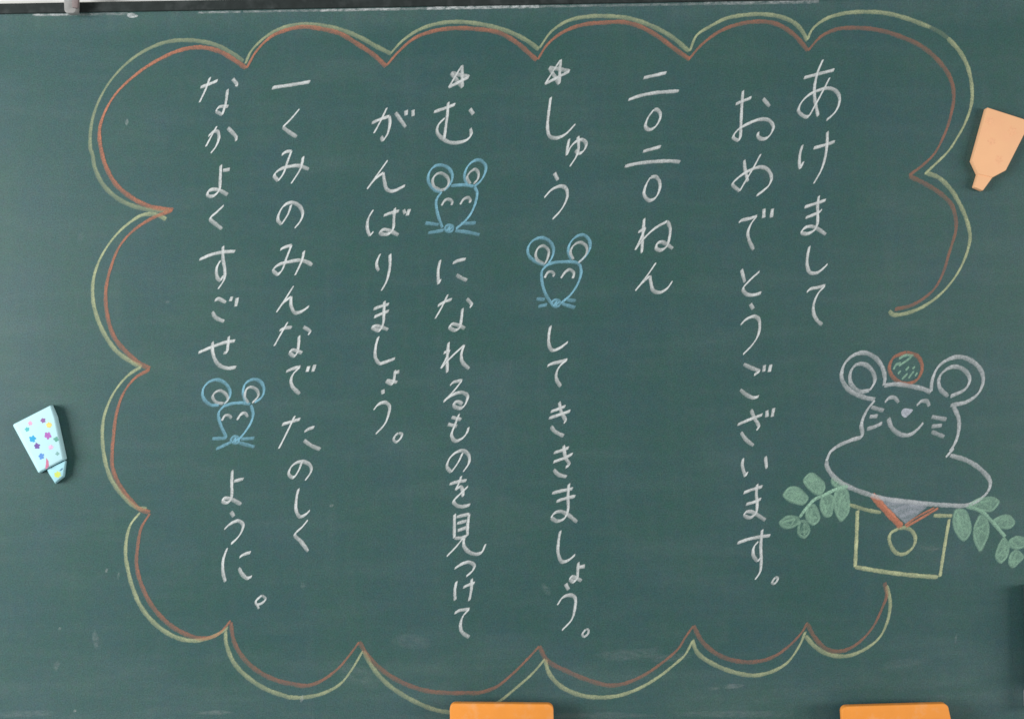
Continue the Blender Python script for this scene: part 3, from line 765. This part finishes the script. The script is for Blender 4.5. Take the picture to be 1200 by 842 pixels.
RED = [
 J((80,20,k8,[(1000,290),(930,240),(850,195),(750,172),(640,185),(520,235),(400,310),(270,430),(200,550),(175,650)]), (80,180,k8,[(190,0),(215,80),(270,175),(360,250),(460,298),(590,318)])),
 J((80,180,k8,[(585,320),(480,360),(370,430),(290,520),(240,640)]), (80,340,k8,[(212,0),(220,140),(260,265),(330,350),(400,410),(460,440)])),
 J((80,340,k8,[(460,445),(380,490),(310,580),(270,700)]), (80,500,k8,[(255,50),(248,130),(250,230),(290,330),(350,410),(400,460),(460,480)])),
 J((80,500,k8,[(460,485),(410,570),(390,680)]), (110,660,k8,[(240,0),(265,110),(330,240),(430,345),(540,405),(620,420),(700,395),(770,320)])),
 J((110,660,k8,[(770,330),(790,440),(850,540),(950,620),(1060,665)]), (320,667,k8,[(100,640),(180,652),(260,630),(360,560),(430,480),(485,405)])),
 J((320,667,k8,[(485,405),(530,480),(620,570),(740,640),(860,680),(980,692),(1100,692)]), (560,667,k8,[(0,692),(100,660),(200,580),(280,500),(345,430)])),
 J((560,667,k8,[(345,430),(390,510),(500,570),(620,620),(740,650),(820,640),(920,600),(1040,520),(1130,440)]), (790,667,k4,[(50,320),(90,262)])),
 J((790,667,k4,[(90,262),(130,335),(200,395),(280,425),(370,432),(460,410),(540,355),(600,290),(625,245)])),
 J((790,667,k4,[(625,255),(660,320),(720,375),(790,380),(860,345),(930,270),(970,190),(995,120),(985,60)])),
 J((240,0,k8,[(235,385),(290,290),(370,210),(460,170),(560,152),(660,165),(760,190),(860,250),(950,310),(1020,375)])),
 J((430,0,k8,[(110,370),(180,290),(270,215),(380,175),(500,160),(620,165),(740,185),(840,240),(955,340)])),
 J((600,0,k8,[(145,335),(200,250),(290,180),(400,140),(520,128),(620,125),(720,150),(820,205),(920,280),(1000,335)])),
 J((780,0,k8,[(130,335),(200,255),(300,180),(400,140),(520,122),(620,135),(720,195),(800,285)])),
 J((950,0,k8,[(-15,285),(60,205),(150,165),(260,158),(380,170),(500,205),(620,260),(720,345),(785,440),(805,540),(780,680)]), (1000,160,k6,[(630,10),(570,120),(490,200),(390,275)])),
 J((1000,160,k6,[(395,280),(500,330),(610,400),(690,480),(720,580)]), (1000,240,k6,[(720,180),(670,350),(630,480),(570,590),(490,660),(400,710),(290,735)])),
]
c = Chalk()
RED_P = [.80, .64, .62, .52, .44, .42, .40, .40, .40, .72, .66, .64, .52, .42, .38]
for s, p_ in zip(RED, RED_P): c.ribbon(s, 5.4, 2.3, p_, 0.40)
border = c.build("cloud_border", M_RED, board)
border["label"] = "double scalloped cloud outline in red and yellow chalk around the writing"
bpy.context.view_layer.update()
c = Chalk()
YEL_P = [.43, .66, .62, .66, .58, .56, .66, .64, .62, .50, .55, .56, .60, .60, .66, .64]
for s, p_ in zip(YEL, YEL_P): c.ribbon(s, 5.2, 2.2, p_, 0.38)
c.ribbon(J((950,0,k8,[(668,153),(720,180),(775,218)])), 5.0, 4.0, 0.16, 0.2)
c.build("outer_outline", M_YELLOW, border)

# ------------------------------------------------------------------ chalk dust: residue under the rail, smears, dots
def streak(x0, x1, off, w, p):
    pts = [(x0 + (x1 - x0) * i / 6, 17.6 - (x0 + (x1 - x0) * i / 6) * 0.01745 + off + random.uniform(-.2, .2)) for i in range(7)]
    Chalk().ribbon(pts, w, w * 0.8, p, 0.1).build("chalk_residue", M_DUST, board)
for a in ((38, 86, 1.2, 2.6, .55), (86, 150, 1.4, 3.0, .25), (232, 282, 1.5, 2.4, .4), (285, 380, 1.5, 2.5, .30), (375, 470, 1.5, 3.0, .62), (470, 510, 1.5, 2.6, .3),
          (500, 632, 1.3, 3.6, .72), (632, 700, 1.4, 2.8, .3), (700, 830, 1.6, 3.0, .22), (825, 960, 1.4, 4.0, .34)):
    streak(*a)
Chalk().fill([(149, 17), (155, 15.5), (162, 19), (158, 21), (150, 20)], 0.7).build("chalk_residue", M_DUST, board)

SMEARS = [(149, 143.5, 2.0, 3.6, 10, .42), (388.5, 592, 2.6, 1.8, -30, .28), (640, 690, 4, 8, -25, .10), (125, 668, 1.6, 3.4, 20, .22), (139, 674, 1.5, 5, 12, .14),
          (860, 803, 13, 3, -3, .16), (835, 806, 8, 2.5, 0, .08), (252, 834, 22, 2.6, 0, .15), (354, 818, 2.2, 4.5, 12, .28), (1120, 747, 1.6, 7, 8, .10),
          (70, 736, 2.2, 1.6, -40, .22), (112, 748, 4, 12, -12, .12), (66, 780, 4, 7, 20, .10), (88, 832, 2.2, 2.0, 0, .25), (740, 766, 42, 7, -4, .07),
          (790, 770, 26, 5, -6, .07), (480, 752, 24, 9, 10, .06), (355, 686, 3, 4, 0, .10), (1090, 642, 14, 3, 4, .06), (700, 838, 60, 5, 0, .08),
          (860, 836, 80, 5, 0, .08), (420, 790, 30, 12, 20, .05), (30, 836, 40, 4, 0, .08), (196, 354, 3, 2, 0, .10), (95, 277, 5, 6, 0, .06), (1060, 776, 30, 5, -8, .05)]
for (x, y_, rx, ry, ang, p) in SMEARS:
    a0 = math.radians(ang); pts = []
    for i in range(9):
        a = i * 2 * math.pi / 9
        r = random.uniform(0.75, 1.2)
        ux, uy = rx * r * math.cos(a), ry * r * math.sin(a)
        pts.append((x + ux * math.cos(a0) - uy * math.sin(a0), y_ + ux * math.sin(a0) + uy * math.cos(a0)))
    Chalk().fill(pts, p * 0.8, soft=0.5, edge=0.3).build("chalk_smear", M_DUST, board)

# ------------------------------------------------------------------ magnets stuck on the board
def petals(cx, cy, r, n, rot, squash=1.0, jag=0.55):
    out = []
    for i in range(n * 4):
        a = rot + i * 2 * math.pi / (n * 4)
        rr = r * random.uniform(0.82, 1.15) * (jag + (1 - jag) * abs(math.cos((a - rot) * n / 2)) ** 0.7)
        out.append((cx + rr * math.cos(a), cy + rr * math.sin(a) * squash))
    return out

def sticker(parent, pts, depth, mat, name="flower_mark", t=0.00012):
    f = [P(x, y, depth + t) for x, y in pts]
    b_ = [p + Vector((0, t - 0.00002, 0)) for p in f]
    return prism(name, f, b_, mat, parent)

def colour_mat(name, colr):
    return solid_material(name, colr, 0.7, 0.12, 300, spec=0.2)

def shift(pts, d0, d1, k=0.0):
    cx = sum(p[0] for p in pts) / len(pts); cy = sum(p[1] for p in pts) / len(pts)
    return [P(x, y, d0) for x, y in pts], [P(x, y, d0) * 1.0 + Vector((0, d0 - d1, 0)) for x, y in pts]

LB = 0.018      # thickness of the left magnet's body
Q = lambda s: T(0, 460, 772 / 110, s)
mag = empty("board_magnet", P(48, 520))
tag(mag, "pale blue tapered magnet with coloured flower marks, near the left edge of the chalkboard", "magnet")
bpy.context.view_layer.update()
f = [P(x, y, LB) for x, y in Q([(121,257),(418,102),(452,205),(524,548),(326,651)])]
b_ = [P(x, y, 0.0005) for x, y in Q([(101,262),(436,93),(481,195),(557,545),(320,667)])]
prism("magnet_body", f, b_, M_PALEBLUE, mag, 0.0030, 4)
f = [P(x, y, LB - 0.005) for x, y in Q([(388,630),(540,556),(520,682),(455,738)])]
b_ = [P(x, y, 0.0005) for x, y in Q([(383,636),(551,556),(537,690),(458,752)])]
prism("magnet_tip", f, b_, M_TEAL, mag, 0.0016, 3)
MARKS = [((248,250),24,(0.78,0.42,0.60),5), ((352,228),26,(0.32,0.16,0.38),5), ((404,265),28,(0.80,0.66,0.20),6), ((222,300),24,(0.12,0.50,0.52),5),
         ((268,378),36,(0.05,0.38,0.66),5), ((393,352),36,(0.46,0.16,0.50),5), ((462,383),26,(0.14,0.38,0.30),4), ((304,438),31,(0.20,0.11,0.36),5),
         ((418,448),25,(0.76,0.50,0.70),5), ((340,522),32,(0.13,0.30,0.66),5), ((472,500),19,(0.24,0.44,0.42),4)]
for (c0, r, colr, n) in MARKS:
    sticker(mag, Q(petals(c0[0], c0[1], r * 0.88, n, random.uniform(0, 6), 1.0, random.uniform(.6, .8))), LB, colour_mat("ink_" + str(len(bpy.data.materials)), colr))
sticker(mag, Q([(380,535),(398,560),(402,600),(385,625),(372,620),(378,580)]), LB, colour_mat("ink_pink", (0.62, 0.20, 0.32)), "leaf_mark")
sticker(mag, Q(petals(474, 672, 30, 6, 0.4, 0.9, .75)), LB - 0.005, colour_mat("ink_lime", (0.62, 0.70, 0.16)))
sticker(mag, Q([(488,640),(510,618),(520,622),(500,642)]), LB - 0.005, colour_mat("ink_navy", (0.10, 0.22, 0.34)), "leaf_mark")

RB = 0.013
Q2 = lambda s: T(1110, 110, 583 / 90, s)
mag2 = empty("board_magnet", P(1168, 172))
tag(mag2, "peach orange tapered magnet with a narrow tip, cut by the right edge of the photo", "magnet")
bpy.context.view_layer.update()
out = Q2([(305,102),(636,208),(447,580),(346,634),(242,610),(194,505)])
f, b_ = shift(out, RB, 0.0005)
prism("magnet_body", f, b_, M_PEACH, mag2, 0.0014, 3)
out = Q2([(238,606),(350,628),(272,735),(208,706)])
f, b_ = shift(out, RB - 0.0015, 0.0005)
prism("magnet_tip", f, b_, M_PEACH, mag2, 0.0014, 3)
mpink = colour_mat("ink_faded_pink", (0.92, 0.475, 0.265))
for (cx, cy, r) in ((322, 205, 34), (497, 282, 36), (340, 360, 32), (395, 498, 34)):
    sticker(mag2, Q2(petals(cx, cy, r, 5, cx, 1.0, .5)), RB, mpink)

# ------------------------------------------------------------------ erasers standing on the tray
def eraser(label, x0, x1, y0, slope, name="chalkboard_eraser", skew=0.0):
    """Rounded plastic back facing the room, felt pad behind it; it stands on the tray."""
    t, zb = 0.040, Z_BOT - 0.0008
    a = P(x0, y0, t); b2 = P(x1, y0 + slope, t)
    root = empty(name, ((a.x + b2.x) / 2, -0.02, zb))
    tag(root, label, "eraser", "orange erasers on the ledge below the board")
    bpy.context.view_layer.update()
    Lx, Lz = a.x, a.z; Rx, Rz = b2.x, b2.z
    rad = 0.0095
    def rounded(inset, bottom):
        pts = []
        for (cx, cz, a0) in ((Lx + inset + rad, Lz - inset - rad, 180), (Rx - inset - rad, Rz - inset - rad, 90)):
            for i in range(7):
                an = math.radians(a0 - i * 15)
                pts.append((cx + rad * math.cos(an), cz + rad * math.sin(an)))
        pts += [(Rx - inset + skew, bottom), (Lx + inset + skew * 0.2, bottom)]
        return pts
    o = rounded(0, zb)
    prism("eraser_back", [Vector((x, -t, z)) for x, z in o], [Vector((x, -t + 0.012, z)) for x, z in o], M_ORANGE, root, 0.0016, 3)
    o = rounded(0.0085, zb)
    prism("felt_pad", [Vector((x, -t + 0.0123, z)) for x, z in o], [Vector((x, -0.004, z)) for x, z in o], M_FELT, root, 0.002, 2)
    return root
eraser("orange block eraser near the middle of the bottom edge, its top level", 527, 648.5, 824.0, 0.6)
eraser("orange block eraser below the rice-cake mouse, its top slightly tilted", 986.5, 1112, 827.5, -3.4, skew=0.015)

# ------------------------------------------------------------------ peg over the top rail, box at the right edge
peg = empty("clip_peg", P(80, 0))
tag(peg, "small grey rounded peg hanging over the dark top rail at upper left", "peg")
bpy.context.view_layer.update()
def arc_bar(x0, x1, ytop, ybot, r):
    pts = [(x0, ytop)]
    pts.append((x1, ytop))
    for i in range(6):
        an = math.radians(i * 18); pts.append((x1 - 1 - r + r * math.cos(an), ybot - r + r * math.sin(an)))
    for i in range(6):
        an = math.radians(90 + i * 18); pts.append((x0 + 1.5 + r + r * math.cos(an), ybot - r + r * math.sin(an)))
    return pts
o = arc_bar(73.5, 90.5, -30, 15.3, 4.5)
prism("peg_front", [P(x, y, 0.022) for x, y in o], [P(x, y, 0.022) + Vector((0, 0.013, 0)) for x, y in o], M_PEG, peg, 0.0018, 3)
o = [(83, -30), (94.5, -30), (91.0, 9.5), (84, 8.5)]
prism("peg_lever", [P(x, y, 0.0275) for x, y in o], [P(x, y, 0.0275) + Vector((0, 0.0052, 0)) for x, y in o], M_PEG2, peg, 0.001, 2)

boxr = empty("wall_box", P(1212, 760))
tag(boxr, "box barely entering the right edge, its white lower corner showing in shadow", "box")
bpy.context.view_layer.update()
z_hi, z_lo = P(1197, 684).z, P(1197, 806).z
z_end = P(1197, 827).z
xL = P(1199.6, 760).x
box("box_body", xL, xL + 0.16, -0.030, -0.001, z_lo + 0.0005, z_hi, M_BOXGREY, boxr, 0.003)
box("box_corner", xL - 0.0025, xL + 0.16, -0.029, -0.001, z_end, z_lo, M_BOXWHITE, boxr, 0.003)
